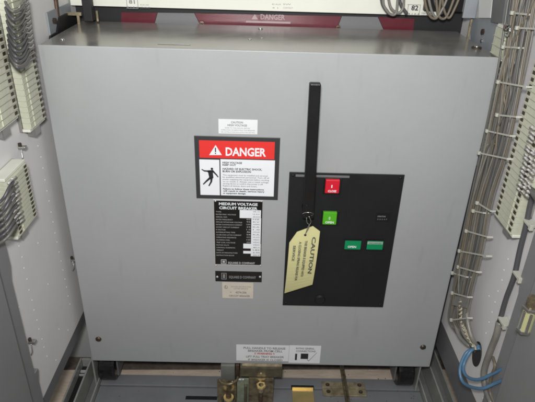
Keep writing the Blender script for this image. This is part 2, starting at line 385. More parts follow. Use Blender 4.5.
# --- charging handle
hd = MB()
T0, T1 = F(309.7, 83.8, -.045), F(321.3, 83.8, -.045); B0, B1 = F(302.6, 219, -.024), F(314, 219, -.024)
z_t, z_b = T0.z, B0.z
hd.add([(T0.x, -.045, z_t), (T1.x, -.045, z_t), (B1.x, -.024, z_b), (B0.x, -.024, z_b), (T0.x, -.033, z_t), (T1.x, -.033, z_t), (B1.x, -.012, z_b), (B0.x, -.012, z_b)],
       [(0, 1, 2, 3), (7, 6, 5, 4), (0, 4, 5, 1), (1, 5, 6, 2), (2, 6, 7, 3), (3, 7, 4, 0)])
hnd = hd.build('charging_handle', M['black'], br, bevel=.002)
MB().cyl(Vector(((B0.x+B1.x)/2, -.012, z_b+.012)), (0, 1, 0), .010, .0105, 24).build('pivot', M['black'], hnd)
# --- wheels and lower brackets
for px, s in ((110, -1), (404, 1)):
    c = F(px, 366, .05)
    cx_ = c.x
    w = MB().cyl((cx_-.017, .055, FZ+.006+.035), (1, 0, 0), .035, .034, 28).build('wheel', M['rubber'], br, bevel=.004)
    MB().cyl((cx_-.019, .055, FZ+.041), (1, 0, 0), .012, .038, 16).build('hub', M['screw'], w)
    ob = -s*.0
    MB().box(cx_+s*.021, cx_+s*.024, .02, .09, FZ+.012, -.001).build('wheel_bracket', M['railedge'], br)
    MB().box(cx_-s*.024, cx_-s*.021, .03, .09, FZ+.03, -.001).build('wheel_bracket', M['dark'], br)

# ================================================================== TAG
TY = -.030
pts = [(297, 232), (313, 226.7), (320, 231.5), (312.5, 285.5), (284.6, 296.5), (289.3, 242)]
tg = thing('caution_tag', F(305, 226, TY), 'yellow card caution tag with vertical printing, hanging from the black handle', 'tag')
w3 = [F(*p, TY) for p in pts]
tgm = MB(); # subdivide down the card for a slight curl
top = [w3[0], w3[1], w3[2]]
nseg = 14
def lerp(a, b, t): return a+(b-a)*t
lft = [w3[5]]; rgt = [w3[2]]
rows_ = []
for i in range(nseg+1):
    t = i/nseg
    L_ = lerp(w3[5], w3[4], t); R_ = lerp(lerp(w3[2], w3[3], .12), w3[3], t)
    rows_.append((L_, R_))
def curl(p):
    t = (w3[0].z-p.z)/(w3[0].z-w3[4].z); return Vector((p.x, p.y-.006*math.sin(t*3.0)+.010*t*t, p.z))
vs = [curl(p) for p in top]
for l_, r_ in rows_: vs += [curl(l_), curl(r_)]
n0 = len(vs); fs = [(0, 1, 2, 4, 3)]+[(3+2*i, 4+2*i, 6+2*i, 5+2*i) for i in range(nseg)]
back = [v+Vector((0, .0007, 0)) for v in vs]
fs += [tuple(reversed([j+n0 for j in f])) for f in list(fs)]
ring = [0, 1, 2]+[4+2*i for i in range(nseg+1)]+[3+2*i for i in range(nseg, -1, -1)]
fs += [(ring[i], ring[(i+1) % len(ring)], ring[(i+1) % len(ring)]+n0, ring[i]+n0) for i in range(len(ring))]
card = MB().add(vs+back, fs).build('card', M['yellow'], tg)
c = curl(F(305.2, 234.6, TY)); MB().cyl(c+Vector((0, -.0004, 0)), (0, -1, 0), .0021, .0004, 16).build('eyelet', M['ink'], tg)
dn = (w3[3]-w3[2]).normalized()     # reading direction, down the right-hand edge
up = dn.cross(Vector((0, 1, 0))); up = up if up.x > 0 else -up
nrm = dn.cross(up)
def tl(s, px0, py0, h, L_, bold): return (s, F(px0, py0, TY), h, L_, dn, up, bold)
tx = [tl('CAUTION', 312.2, 236, .0064, .072, True), tl('THIS BREAKER IS EQUIPPED WITH', 305.0, 239.5, .0040, .072, True),
      tl('A CLOSING SPRING RELEASE FOR', 299.2, 240.5, .0040, .080, True), tl('SERVICE', 293.3, 244, .0040, .030, True)]
lt = text(tx, tg, M['inkblue'])
for v in lt.data.vertices:
    wz = v.co+wloc(lt); q = curl(wz); v.co.y += (q.y-wz.y)-.0012
wr = MB()
hc = F(308, 214, -.028)
pts_ = [Vector((hc.x+.0085*math.cos(t), hc.y-.006*math.sin(t*1)-.0005, hc.z+.0065*math.sin(t))) for t in [k*2*math.pi/16 for k in range(17)]]
wr.tube(pts_, .0007, 6, 3); MB_ = wr.build('wire_loop', M['chrome'], tg)
wr = MB(); wr.tube([F(309, 216.5, -.034), F(311, 222, -.035), F(308, 227, -.034), F(305.2, 234.3, -.036)], .0006, 6)
wr.tube([F(306.5, 217.5, -.034), F(307, 222.5, -.036), F(309.5, 226, -.034), F(305.6, 233.6, -.036)], .0006, 6); wr.build('twisted_wire', M['chrome'], tg)

# ================================================================== SIDE WALLS
def bez_bolt(mb, c, d, r): mb.cyl(c, d, r, r*.6, 12, dome=1)
wl = thing('cabinet_wall', (XL, .1, WT), 'grey sheet metal cell wall left of the breaker, dotted with bright fasteners', 'wall')
MB().box(XL-.003, XL, -.30, .42, WT, .80).build('wall_sheet', M['wall'], wl)
MB().box(XL-.004, XL-.0005, -.30, .42, .066, WT-.001).build('base_strip', M['dark'], wl)
MB().box(-.56, XL-.001, .105, .11, FZ, .075).build('cross_plate', M['panel'], wl)
MB().box(-.565, -.5605, -.5, .42, FZ, .3).build('outer_skin', M['dark'], wl)
dl = [(35, 130), (38, 146), (41, 157), (43, 168), (45, 180), (47, 191), (49, 201), (51, 212), (53, 222), (55, 233), (57, 242), (59, 252), (61, 261), (63, 270), (65, 279), (66.5, 287), (68, 296), (70, 304),
      (59, 329), (68, 330), (19, 246), (22, 257), (24, 268), (27, 279), (29, 290), (32, 300), (34, 310), (37, 320), (39, 329), (42, 339), (44, 347), (47, 356), (56, 360), (38, 243), (48, 284), (6, 261), (19, 307), (19, 338), (29, 352)]
for q in dl:
    MB().cyl(P(*q, 0, XL), (1, 0, 0), .0011, .0007, 10, dome=1).build('fastener', M['dot'], wl)
wr_ = thing('cabinet_wall', (XR, .1, WT), 'grey sheet metal cell wall right of the breaker, behind the wire bundle', 'wall')
MB().box(XR, XR+.003, -.30, .42, WT, .80).build('wall_sheet', M['wall'], wr_)
MB().box(XR+.0005, XR+.004, -.30, .42, .030, WT-.001).build('base_strip', M['dark'], wr_)
MB().box(XR+.001, .56, .13, .135, FZ, .075).build('cross_plate', M['dark'], wr_)
MB().box(.5605, .565, -.5, .42, FZ, .3).build('outer_skin', M['dark'], wr_)
dr = [(508, 259), (504, 270), (502, 280), (498, 291), (495, 302), (492, 312), (489, 322), (486, 333), (483, 366), (487, 352), (474, 366), (483, 398), (500, 311), (519, 247), (489, 296)]
for q in dr:
    MB().cyl(P(*q, 0, XR), (-1, 0, 0), .0011, .0007, 10, dome=1).build('fastener', M['dot'], wr_)
# oval grommet hole
c = P(477.5, 354, 0, XR)
for rr_, m, nme, t in ((.0235, 'ink', 'grommet', .0022),):
    pts = [c+Vector((0, math.cos(k*math.pi/12)*rr_*.62, math.sin(k*math.pi/12)*rr_)) for k in range(24)]
    MB().prism(pts, (-t, 0, 0)).build(nme, M[m], wr_, bevel=.0008)
# small brackets / bolts on the left wall
for q in ((19, 148), (71, 260), (29, 342)):
    c = P(*q, 0, XL)
    b_ = MB().box(XL, XL+.010, c.y-.004, c.y+.004, c.z-.001, c.z+.003).build('wire_clip', M['screw'], wl, bevel=.0008)
    MB().cyl((XL+.002, c.y, c.z+.0032), (0, 0, 1), .0025, .004, 10).build('clip_bolt', M['screwdark'], b_)
    MB().tube([(XL+.004, c.y-.003, c.z), (XL+.006, c.y-.008, c.z-.010), (XL+.004, c.y-.010, c.z-.016)], .0008, 6).build('clip_tail', M['screw'], b_)

# front posts
def post(side):
    s = side; X = XL if s < 0 else XR
    lab = 'dark grey notched front post at the left edge of the cell' if s < 0 else 'dark grey notched front post at the right edge, carrying a metal connector'
    t = thing('frame_post', (X, -.26, FZ), lab, 'post')
    e = -.192 if s < 0 else -.197
    xo = X - s*.012
    prof = [(e, FZ), (e, .15), (e+.006, .165), (e+.006, .17), (e-.006, .172), (e-.006, .34), (e-.0, .36), (e, .80), (-.46, .80), (-.46, FZ)]
    MB().prism([(X+s*.001-s*.002, y, z) for y, z in prof], (-s*.010, 0, 0)).build('post_face', M['post'], t, bevel=.0012)
    MB().box(X-s*.012, X-s*.024, -.46, e-.05, FZ, .80).build('post_flange', M['post'], t, bevel=.002)
    return t
pl_ = post(-1); pr_ = post(1)
c = P(508, 397, 0, XR-.012); MB().cyl(c, (-1, 0, 0), .008, .0008, 20).build('bolt_hole', M['void'], pr_)
c = P(9, 363, 0, XL+.012); MB().cyl(c, (1, 0, 0), .006, .003, 20, dome=1).build('bolt', M['screw'], pl_)
# connector on the right post
c = P(531, 316, 0, XR-.025)
cn = thing('conduit_connector', (XR-.022, c.y, c.z-.03), 'bright metal conduit connector with yellow-green body on the right post', 'connector')
kx, ky = XR-.028, c.y
MB().cyl((kx, ky, c.z-.020), (0, 0, 1), .008, .030, 20).build('body', M['ycon'], cn, bevel=.001)
for dz, rr in ((-.024, .0095), (.010, .0105)): MB().cyl((kx, ky, c.z+dz), (0, 0, 1), rr, .005, 6).build('lock_nut', M['screw'], cn, bevel=.001)
MB().cyl((kx, ky, c.z+.0152), (0, 0, 1), .007, .012, 20).build('neck', M['rust'], cn)
MB().box(kx-.0095, kx-.0065, ky-.004, ky-.001, c.z-.018, c.z+.009).build('clamp_strap', M['chrome'], cn, bevel=.0005)
MB().box(kx-.004, kx-.001, ky-.0105, ky-.0075, c.z-.018, c.z+.009).build('clamp_strap', M['chrome'], cn, bevel=.0005)

# ================================================================== TERMINAL BLOCKS
def block(side, yc, w, z0, z1, hx, label, pitch=.0082, group='terminal blocks on the cell walls', rows=(1, 1), cap=True):
    s = -side; X = XL if side < 0 else XR            # s: direction away from the wall
    t = thing('terminal_block', (X, yc, z0), label, 'terminal block', group)
    n = max(2, int((z1-z0)/pitch)); p = (z1-z0)/n
    def bx(mb, a0, a1, ya, yb, za, zb): mb.box(X+s*a0, X+s*a1, ya, yb, za, zb)
    m = MB(); bx(m, .0002, .004, yc-w*.56, yc+w*.56, z0-.004, z1+.004); m.build('mounting_rail', M['screw'], t)
    first = None; fs_ = []
    for k in range(n):
        za = z0+k*p
        if first is None:
            m = MB()
            bx(m, .0045, hx, yc-w/2, yc+w/2, za+.0001, za+p-.0001)
            bx(m, hx-.001, hx+.0014, yc-w*.27, yc+w*.27, za+.0006, za+p-.0006)
            bx(m, hx-.001, hx+.0012, yc-w*.50, yc-w*.27, za+.0003, za+.0013)
            bx(m, hx-.001, hx+.0012, yc+w*.27, yc+w*.50, za+.0003, za+.0013)
            o = m.build('terminal', M['cream'], t)
            first = o; kids = []
            for q, on in zip((-1, 1), rows):
                if not on: continue
                mm = MB(); ys = yc+q*w*.40
                bx(mm, hx-.001, hx+.0006, ys-w*.06, ys+w*.06, za+p*.30, za+p*.80)
                kids.append(mm.build('screw', M['screwdark'], o))
        else:
            o = first.copy(); COL.objects.link(o); o.parent = t; o.location = Vector((0, 0, k*p))
            for kd in kids: c_ = kd.copy(); COL.objects.link(c_); c_.parent = o
    if cap:
        m = MB(); bx(m, .001, hx*.9, yc-w*.53, yc+w*.53, z0-.0045, z0-.0002); m.build('end_plate', M['creamlight'], t, bevel=.0008)
        m = MB(); bx(m, .001, hx*.9, yc-w*.53, yc+w*.53, z1+.0002, z1+.0045); m.build('end_plate', M['creamlight'], t, bevel=.0008)
        m = MB(); bx(m, .0005, .012, yc-w*.15, yc+w*.2, z0-.018, z0-.005); m.build('end_bracket', M['screw'], t, bevel=.0006)
    return t
def pblock(side, hx, fpx, rpx, ztop, label, **k):
    X = (XL+hx) if side < 0 else (XR-hx)
    f, r = P(*fpx, 0, X), P(*rpx, 0, X)
    return block(side, (f.y+r.y)/2, r.y-f.y, (f.z+r.z)/2, ztop, hx, label, **k)
pblock(-1, .016, (30.5, 123), (46.5, 123), .76, 'tall cream terminal block on the left wall, closest to the breaker', pitch=.0078, rows=(0, 1))
pblock(-1, .018, (-3, 127), (19.5, 119), .66, 'cream terminal block cut by the left picture edge, above another', pitch=.0082, rows=(0, 1))
pblock(-1, .020, (17.5, 227), (38.5, 223), P(25, 164, 0, XL+.02).z, 'short cream terminal block low on the left wall', pitch=.0060)
pblock(1, .020, (513, 227), (493, 221), .665, 'long cream terminal block on the right wall beside the wire bundle', pitch=.0085)
pblock(1, .022, (505, 58), (490, 55), .640, 'small four-way cream terminal block at the top right corner of the breaker', pitch=.0105, rows=(0, 0))
block(1, -.005, .020, .452, .612, .012, 'narrow terminal block peeping out along the upper right edge of the breaker', pitch=.0085, cap=False)

# ================================================================== WIRES
def wire(pts, r, m, label, group, name='wire'):
    return tag(MB().tube(pts, r, 8, 7).build(name, M[m]), label, 'wire', group)
for k, (y, dp) in enumerate(((5, 7), (11, 9), (18, 8), (24, 9), (31, 8), (38, 8), (43, 9), (48, 10), (53, 9), (58, 8), (61, 7))):
    j = random.uniform(-1, 1); xo_ = .085*y
    pp = [(25+xo_, y-5), (22.5+xo_, y), (19.5+xo_, y+dp*.65+j*.4), (15+xo_+j, y+dp), (10.5+xo_, y+dp*.75), (7+xo_, y+dp*.2), (5+xo_, y-3)]
    xx = [XL+.022, XL+.028, XL+.034, XL+.037, XL+.034, XL+.026, XL+.020]
    wire([P(*q, 0, x) for q, x in zip(pp, xx)], random.uniform(.0017, .0023), random.choice(['wiredark', 'wiredark', 'wiregrey']),
         'dark grey wire sagging between the two upper left terminal blocks', 'wire loops on the left wall')
for k in range(13):
    y = 1+k*4.9; xo_ = .12*y
    for e in (0, 1):
        if e and k > 9: continue
        q = [(19.5+xo_, y+5+e*2), (22+xo_, y+1.5+e), (25+xo_+e, y-.5+e*3), (28+xo_, y-2.5+e*2)]
        wire([P(*c_, 0, XL+.030-.003*i) for i, c_ in enumerate(q)], .0013, 'wireclear' if e == 0 else 'sleeve',
             'pale wire tail entering the front side of the tall left terminal block', 'pale wire tails on the left wall')
# lower left: grey wires and white sleeves at the low block
for k in range(8):
    y = 182+k*5.6; o_ = k*.75
    wire([P(13+o_, y, 0, XL+.028), P(9+o_, y+6, 0, XL+.034), P(5+o_*.8, y+14, 0, XL+.032), P(0+o_*.5, y+20, 0, XL+.026), P(-8, y+26, 0, XL+.020)], .0020, 'wiregrey' if k % 2 else 'wiredark',
         'grey wire curving out of the low left terminal block', 'grey wires at the low left terminal block')
for k in range(11):
    y = 177+k*4.3; o_ = k*.72
    for e in (0, 1):
        jx, jy = random.uniform(-.6, .6), random.uniform(-.9, .9)
        q0, q1 = (16.5+o_-e*4.5+jx, y+e*3+jy), (12+o_-e*4+random.uniform(-.8, .8), y+3.2+e*3.2+jy+random.uniform(-.8, .8))
        o = MB().tube([P(*q0, 0, XL+.024+e*.004), P(q0[0]*.5+q1[0]*.5+.3, q0[1]*.5+q1[1]*.5-.6, 0, XL+.028+e*.004), P(*q1, 0, XL+.028+e*.004)], random.uniform(.0011, .0016), 8, 3).build('wire_marker', M['sleeve'])
        tag(o, 'white marker sleeve on a wire of the low left terminal block', 'wire marker', 'white wire markers on the left wall')

# right bundle
Lp = [(-30, 517, 550), (0, 512, 542), (60, 504, 529), (100, 495, 521), (150, 484.5, 510), (200, 473, 495), (250, 461.5, 486), (290, 455.5, 474), (318, 452, 469)]
BX = XR-.018
def bundle_pt(k, t, dx=0.):
    y, a, b = Lp[k]; return P(a+(b-a)*t, y, 0, BX)+Vector((dx, 0, 0))
NW = 26
for i in range(NW):
    t = (i+.5)/NW; lay = (i % 2)*.0045+random.uniform(-.001, .001)
    pts = [bundle_pt(k, min(1, max(0, t+random.uniform(-.055, .055))), -lay-random.uniform(0, .002)) for k in range(len(Lp))]
    e1 = P(456+t*12, 333, 0, BX+.004); e2 = P(470+t*5, 347, 0, XR-.008); e3 = P(477, 354-t*5, 0, XR+.002)
    pts += [e1, e2, e3]
    m = ['wiregrey', 'wiretan', 'wiregrey', 'wireclear', 'wiredark'][random.choice([0, 1, 2, 3, 0, 2, 0, 1, 4])]
    wire(pts, random.choice([.0012, .0014, .0017]), m, 'thin wire in the tied bundle running down the right wall', 'wires of the right wall bundle')
for i in range(7):
    t0 = random.random(); k0 = random.choice([0, 1, 2, 3, 4])
    pts = [bundle_pt(k0+j, min(.92, max(.22, t0+random.uniform(-.35, .35))), -.0075-.001*random.random()) for j in range(4)]
    pts = [pts[0]+Vector((.008, 0, .01))]+pts+[pts[-1]+Vector((.008, 0, -.01))]
    wire(pts, .0014, random.choice(['wiretan', 'wireclear', 'wiregrey']), 'slack thin wire wandering across the front of the right bundle', 'slack wires over the right bundle')
# braided pale pair near the bottom of the bundle
for k, ph in enumerate((0, math.pi)):
    pts = []
    for j in range(26):
        u = j/25; yy_ = 300+u*48; base = P(461+u*u*14-2*math.sin(u*3), yy_, 0, BX-.010+u*.012)
        pts.append(base+Vector((.0022*math.sin(j*1.5+ph), .0034*math.cos(j*1.5+ph), 0)))
    tag(MB().tube(pts, .0016, 6, 3).build('wire', M['braid']), 'white wire twisted as a pair at the foot of the right bundle', 'wire', 'twisted white pair')
for k, q in enumerate(([(456, 306), (455, 320), (459, 335), (467, 344), (476, 349)], [(467, 300), (467, 316), (470, 332), (474, 342), (478, 347)], [(461, 300), (461, 318), (464, 333), (471, 343), (477, 351)])):
    xs = [XR-.016, XR-.020, XR-.018, XR-.012, XR+.001]
    tag(MB().tube([P(*c_, 0, x-.002*(k % 2)) for c_, x in zip(q, xs)], .0036, 10).build('cable', M['wireclear']), 'thick pale cable at the foot of the right bundle, entering the black oval hole', 'cable', 'thick pale cables at the oval hole')
# wide clear sleeve at the lower end
tag(MB().prism([P(456, 296, 0, BX-.009), P(470, 298, 0, BX-.009), P(467, 308, 0, BX-.009), P(453, 305, 0, BX-.009)], (-.0015, 0, 0)).build('wrap_label', M['wireclear']), 'pale grey wrap label around the foot of the right wire bundle', 'wrap')
# cable ties
ties = [((513, 13), (527, 14.5)), ((518, 28), (537, 29)), ((504, 47), (519, 48)), ((499, 82), (527, 87)), ((498, 115), (517, 117)), ((488, 131), (511, 136)), ((480, 153), (508, 159)),
        ((478, 203), (491, 211)), ((474, 211), (484, 213)), ((467, 231), (488, 237)), ((460, 251), (487, 256)), ((459, 267), (477, 272)), ((453, 273), (467, 277)), ((453, 293), (468, 297)), ((452, 320), (468, 318))]
for a, b in ties:
    p, q = P(*a, 0, BX-.0085), P(*b, 0, BX-.0085)
    t = thing('cable_tie', p, 'cream cable tie around the right wall wire bundle', 'cable tie', 'cable ties on the right wall bundle')
    m = MB(); dd_ = (q-p).normalized(); up_ = dd_.cross(Vector((1, 0, 0))).normalized()*.0011
    m.prism([p-up_, q-up_, q+up_, p+up_], (-.0012, 0, 0)); m.prism([q-up_, q+up_, q+up_+Vector((.007, 0, 0)), q-up_+Vector((.007, 0, 0))], dd_*.001); m.build('strap', M['tie'], t)
    MB().box(p.x-.0035, p.x+.001, p.y-.0022, p.y+.0022, p.z-.0024, p.z+.0024).build('head', M['tie'], t, bevel=.0006)
# blue loops
for k, (col_pts) in enumerate(([(479, 345.5), (470, 352), (463.5, 366), (466.5, 376), (478, 379.5), (494, 373), (514, 362)], [(480, 348), (467, 352), (460, 369), (464, 383), (480, 388.5), (496, 383), (516, 374)])):
    xs = [XR-.004, XR-.02, XR-.030-.004*k, XR-.032, XR-.026, XR-.014, XR-.004]
    pts = [P(*q, 0, x) for q, x in zip(col_pts, xs)]
    o = MB().tube(pts, .0025, 12, 8).build('blue_cable', M['blue'])
    tag(o, ('inner, shorter' if k == 0 else 'outer, longer')+' blue cable looping from the black oval hole low on the right wall', 'cable', 'blue cables on the right wall')
# black cable on the right wall with clips
o = thing('black_cable', P(520, 230, 0, XR), 'black cable clipped down the right wall between the long terminal block and the front post', 'cable')
MB().tube([P(534, 190, 0, XR-.008), P(530, 206, 0, XR-.008), P(526, 226, 0, XR-.008), P(520, 250, 0, XR-.008), P(514, 277, 0, XR-.008), P(506, 299, 0, XR-.008), P(499.5, 322, 0, XR-.008)], .0036, 10).build('sheath', M['wiredark'], o)
MB().tube([P(499.5, 322, 0, XR-.008), P(496.5, 335, 0, XR-.009), P(490, 352, 0, XR-.009), P(484, 372, 0, XR-.009), P(486, 388, 0, XR-.009), P(492, 404, 0, XR-.009)], .0048, 10).build('clear_sleeve', M['wireclear'], o)
for q in ((527, 223), (516, 275), (501, 321)):
    c = P(*q, 0, XR-.012)
    MB().box(c.x-.0015, XR-.0005, c.y-.010, c.y+.008, c.z-.0017, c.z+.0017).build('clip', M['tie'], o, bevel=.0005)
    MB().box(c.x-.003, c.x+.002, c.y-.015, c.y-.010, c.z-.003, c.z+.005).build('clip', M['tie'], o, bevel=.0005)
wire([P(493, 357, 0, XR-.014), P(495, 366, 0, XR-.016), P(491, 378, 0, XR-.014), P(490, 392, 0, XR-.012), P(495, 404, 0, XR-.01)], .0022, 'wiretan', 'thin tan wire beside the black cable, behind the blue loops', None)
# sleeved white wires at right edge of the long block
for k in range(15):
    y = 128+k*4.3; xo_ = 531-(y-128)*.24
    for e in (0, 1, 2):
        if k < 4 and e: continue
        jx, jy, jl = random.uniform(-.7, .7), random.uniform(-.8, .8), random.uniform(.75, 1.25)
        q0, q1 = (xo_+e*4.2+jx, y+e*3.4+jy), (xo_+e*4.2+jx+4*jl+random.uniform(-.6, .6), y+e*3.4+jy+3*jl+random.uniform(-1, 1))
        o = MB().tube([P(*q0, 0, XR-.026), P((q0[0]+q1[0])/2, (q0[1]+q1[1])/2-1.2, 0, XR-.031), P(*q1, 0, XR-.027)], random.uniform(.0011, .0016), 8, 3).build('wire_marker', M['sleeve'])
        tag(o, 'white marker sleeve on a wire leaving the long right terminal block', 'wire marker', 'white wire markers on the right wall')
for k in range(5):
    wire([P(529+k*1.5, 186+k, 0, XR-.024), P(532+k*1.5, 194+k, 0, XR-.028), P(536+k, 200, 0, XR-.026), P(541+k, 205, 0, XR-.02)], .0016, 'wiregrey', 'grey wire running from the white sleeves behind the right post', 'grey wires beside the right sleeves')

# ================================================================== BACK OF THE CELL (above the breaker)
BY = D+.012
bar = thing('shutter_barrier', (0, BY, .58), 'black barrier behind the breaker with a dark red and grey danger band', 'barrier')
MB().box(-.342, .342, BY+.004, BY+.008, .40, .632).build('black_sheet', M['void'], bar)
def seg(pxs, m, nm):
    lo, hi = .603, None
    p = [F(x, y, BY) for x, y in pxs]
    MB().prism([Vector((q.x, BY+.0035, q.z)) for q in p], (0, -.0015, 0)).build(nm, M[m], bar)
seg([(121, 12.5), (157, 13), (153.5, 25), (121, 25)], 'strip', 'red_segment')
seg([(157.6, 13), (194, 13.5), (200, 25.5), (154.1, 25.2)], 'stripgrey', 'grey_segment')
seg([(194.6, 13.5), (341.5, 16.5), (336, 31), (200.6, 26)], 'strip', 'red_segment')
seg([(342.1, 16.5), (378, 17.4), (384.5, 32), (336.6, 31)], 'stripgrey', 'grey_segment')
seg([(378.6, 17.4), (414.8, 19), (413, 34), (385.1, 32)], 'strip', 'red_segment')
BYT = BY+.0018
text([ft('DANGER', 260.5, 19.3, 5.2, 285, BYT, True)], bar, M['striptext'])
MB().prism([F(251.3, 19.5, BYT), F(258, 19.5, BYT), F(254.7, 14.2, BYT)], (0, -.0004, 0)).build('warning_triangle', M['striptext'], bar)
u = MB(); frect(u, 246, 21.4, 290.5, 23.2, BYT-.0004, BYT); u.build('underline', M['striptext'], bar)
for px, py in ((202, 23.5), (338, 27.5)):
    c = F(px, py, BY-.002); s_ = MB().cyl(c, (0, -1, 0), .0045, .003, 16).build('screw', M['copper'], bar)
    MB().cyl(c+Vector((0, -.003, 0)), (0, -1, 0), .0022, .001, 12).build('centre', M['chrome'], s_)
mk = thing('marker_band', (0, D, .63), 'cream terminal marker band running across the cell above the danger band', 'marker band')
MB().box(-.342, .292, D-.006, D-.002, .628, .72).build('band', M['ivory'], mk)
YB = D-.006
def bt(t, a, b, h, e, bold=False):
    s_ = list(ft(t, a, b, h, e, YB, bold)); return tuple(s_)
text([bt('81', 129, 3.6, 3.6, 135, True), bt('4 1 0 1', 127, 8.2, 2.0, 137), bt('AUX SW', 140, 5.6, 1.5, 149), bt('CONTACT', 140, 8.3, 1.5, 150.5)], mk, M['greyink'])
text([bt('82', 411, 10.3, 5.0, 418, True), bt('4 1 0 2', 408, 14.5, 1.6, 419), bt('TRIP CKT', 421, 14.0, 1.4, 431), bt('CONTACT', 421, 16.2, 1.4, 431)], mk, M['ink'])
text([bt('83 AUX', 272, 5.0, 1.5, 281), bt('4 1', 272, 8.6, 1.5, 278), bt('SW', 283, 5.0, 1.5, 291), bt('CONTACT', 283, 8.6, 1.5, 293)], mk, M['greyink'])
bxm = MB()
for x0_, x1_, ya, yb in ((407.5, 420, 4.6, 15.4), (126.5, 138, -2, 8.8)):
    bxm = MB()
    for q in ((x0_, ya, x1_, ya+.5), (x0_, yb-.5, x1_, yb), (x0_, ya, x0_+.5, yb), (x1_-.5, ya, x1_, yb)): frect(bxm, *q, YB-.0003, YB)
    bxm.build('printed_box', M['greyink'], mk)
# dark relay terminals above the band at the right, with looped wires
ry = thing('relay_base', (.24, D-.02, .655), 'black relay base with metal tabs above the right end of the marker band', 'relay base')
a, b = F(424, 4, D-.01), F(462, 4, D-.01)
MB().box(a.x, b.x, D-.018, D-.0065, F(440, 11, D-.01).z, .72).build('base', M['black'], ry, bevel=.001)
for k in range(4):
    x = a.x+(b.x-a.x)*(k+.5)/4; MB().box(x-.003, x+.003, D-.021, D-.018, .662, .70).build('tab', M['screw'], ry, bevel=.0005)
wp = [[(383, -4), (384, 6), (390, 14), (396, 13), (398, -4)], [(388, -4), (391, 8), (398, 13), (403, 8), (404, -4)], [(424, -4), (427, 10), (432, 18), (438, 16), (441, -4)], [(428, -4), (432, 12), (437, 17), (444, 6), (448, -4)], [(436, -4), (438, 14), (443, 19), (448, 14), (455, -4)], [(442, -4), (444, 10), (449, 18), (455, 8), (460, -4)]]
for q in wp:
    wire([F(x, y, D-.030) for x, y in q], .0022, random.choice(['wireclear', 'wiretan', 'wireclear']), 'hanging wire loop in front of the cream marker band', 'hanging wire loops above the breaker')
for x in (381, 399, 434):
    wire([F(x, -5, D-.026), F(x+2, 5, D-.026), F(x+8, 14, D-.026)], .0028, 'wiredark', 'short dark wire crossing the cream marker band', 'dark wires above the breaker')

# upper left corner hardware
t = thing('corner_bracket', (XL+.01, .13, .60), 'grey corner bracket with a dark bolt behind the upper left of the breaker', 'bracket')
a = P(50, 9, 0, XL+.002); b = P(63, 38, 0, XL+.002)
MB().box(XL+.0005, XL+.003, .085, .19, .585, .632).build('plate', M['bluegrey'], t)
MB().cyl(P(53.5, 21, 0, XL+.003), (1, 0, 0), .005, .004, 6).build('bolt', M['screwdark'], t)
t = thing('copper_bus_stub', F(57, 40, .11), 'brown upright wire behind the upper left edge of the breaker', 'wire')
MB().tube([F(55, -6, .13), F(57, 12, .13), F(60, 38, .13)], .0036, 10).build('core', M['copper'], t)
t = thing('interlock_arm', (-.29, .19, .60), 'black angled interlock arm with brass guide at the upper left behind the breaker', 'interlock')
MB().prism([P(*q, 0, XL+.006) for q in ((56, 42), (60, 17), (68, 13), (85, 12), (85, 20), (66, 40))], (-.003, 0, 0)).build('arm', M['void'], t)
MB().prism([P(*q, 0, XL+.006) for q in ((50.5, 41), (51, 36), (57, 32.5), (57, 41))], (-.003, 0, 0)).build('toe', M['void'], t)
m = MB(); frect(m, 63, 12.5, 81, 15.5, .165, .169); m.build('brass_guide', M['brass'], t)
m = MB(); frect(m, 77.2, 15.6, 79.6, 24.5, .165, .169); m.build('brass_leg', M['brass'], t)
t = thing('black_upright', F(87, 20, .17), 'black upright post crossing the marker band at the upper left', 'post')
m = MB(); frect(m, 82, -8, 91, 21.5, .165, .180); m.build('post_body', M['void'], t, bevel=.001)
t = thing('support_pin', F(97, 21, .19), 'slim tan pin standing behind the breaker, right of the black upright', 'pin')
m = MB(); frect(m, 96.3, 11, 98, 21.5, .186, .189); m.build('pin_body', M['brass'], t)
# upper right corner hardware
t = thing('corner_bracket', (XR-.02, .14, .60), 'grey corner bracket with two bolts behind the upper right of the breaker', 'bracket')
MB().prism([P(*q, 0, XR-.003) for q in ((470.5, 18), (470.5, 46), (489, 52), (497, 50), (497, 18))], (.002, 0, 0)).build('plate', M['bluegrey'], t)
MB().cyl(P(483.5, 32, 0, XR-.003), (-1, 0, 0), .005, .003, 6).build('bolt', M['screwdark'], t)
MB().cyl(P(482, 41, 0, XR-.003), (-1, 0, 0), .003, .002, 10).build('bolt', M['screw'], t)
t = thing('brass_rod', F(469.5, 40, .15), 'slim brass rod upright beside the upper right corner bracket', 'rod')
m = MB(); frect(m, 468.6, 19.5, 470.6, 41, .15, .153); m.build('rod_body', M['brass'], t)
t = thing('upright_channel', F(472, 18, .16), 'blue grey sheet upright at the right end of the marker band', 'upright')
m = MB(); frect(m, 465, -8, 478, 18.5, .155, .160); m.build('channel', M['bluegrey'], t, bevel=.001)
t = thing('white_upright', F(485, 18, .16), 'white sheet upright right of the blue grey one', 'upright')
MB().prism([P(*q, 0, XR-.006) for q in ((479, -8), (478.5, 18), (490, 18), (493, -8))], (.002, 0, 0)).build('sheet', M['sheetwhite'], t)
t = thing('dark_upright', P(496, 24, 0, XR-.004), 'dark grey upright left of the wire bundle at the top right', 'upright')
MB().prism([P(*q, 0, XR-.0075) for q in ((493.4, -8), (490.5, 22), (502, 24), (506, -8))], (.002, 0, 0)).build('sheet', M['dark'], t)
t = thing('grey_upright', P(508, 25, 0, XR-.004), 'mid grey channel directly beside the wire bundle at the top right', 'upright')
MB().prism([P(*q, 0, XR-.009) for q in ((506.6, -8), (502.6, 27), (513, 28), (520, -8))], (.002, 0, 0)).build('sheet', M['bluegrey'], t, bevel=.0006)
c = P(508, 31, 0, XR-.03)
t = thing('hose_clamp', c, 'bright metal clamp above the small four-way terminal block', 'clamp')
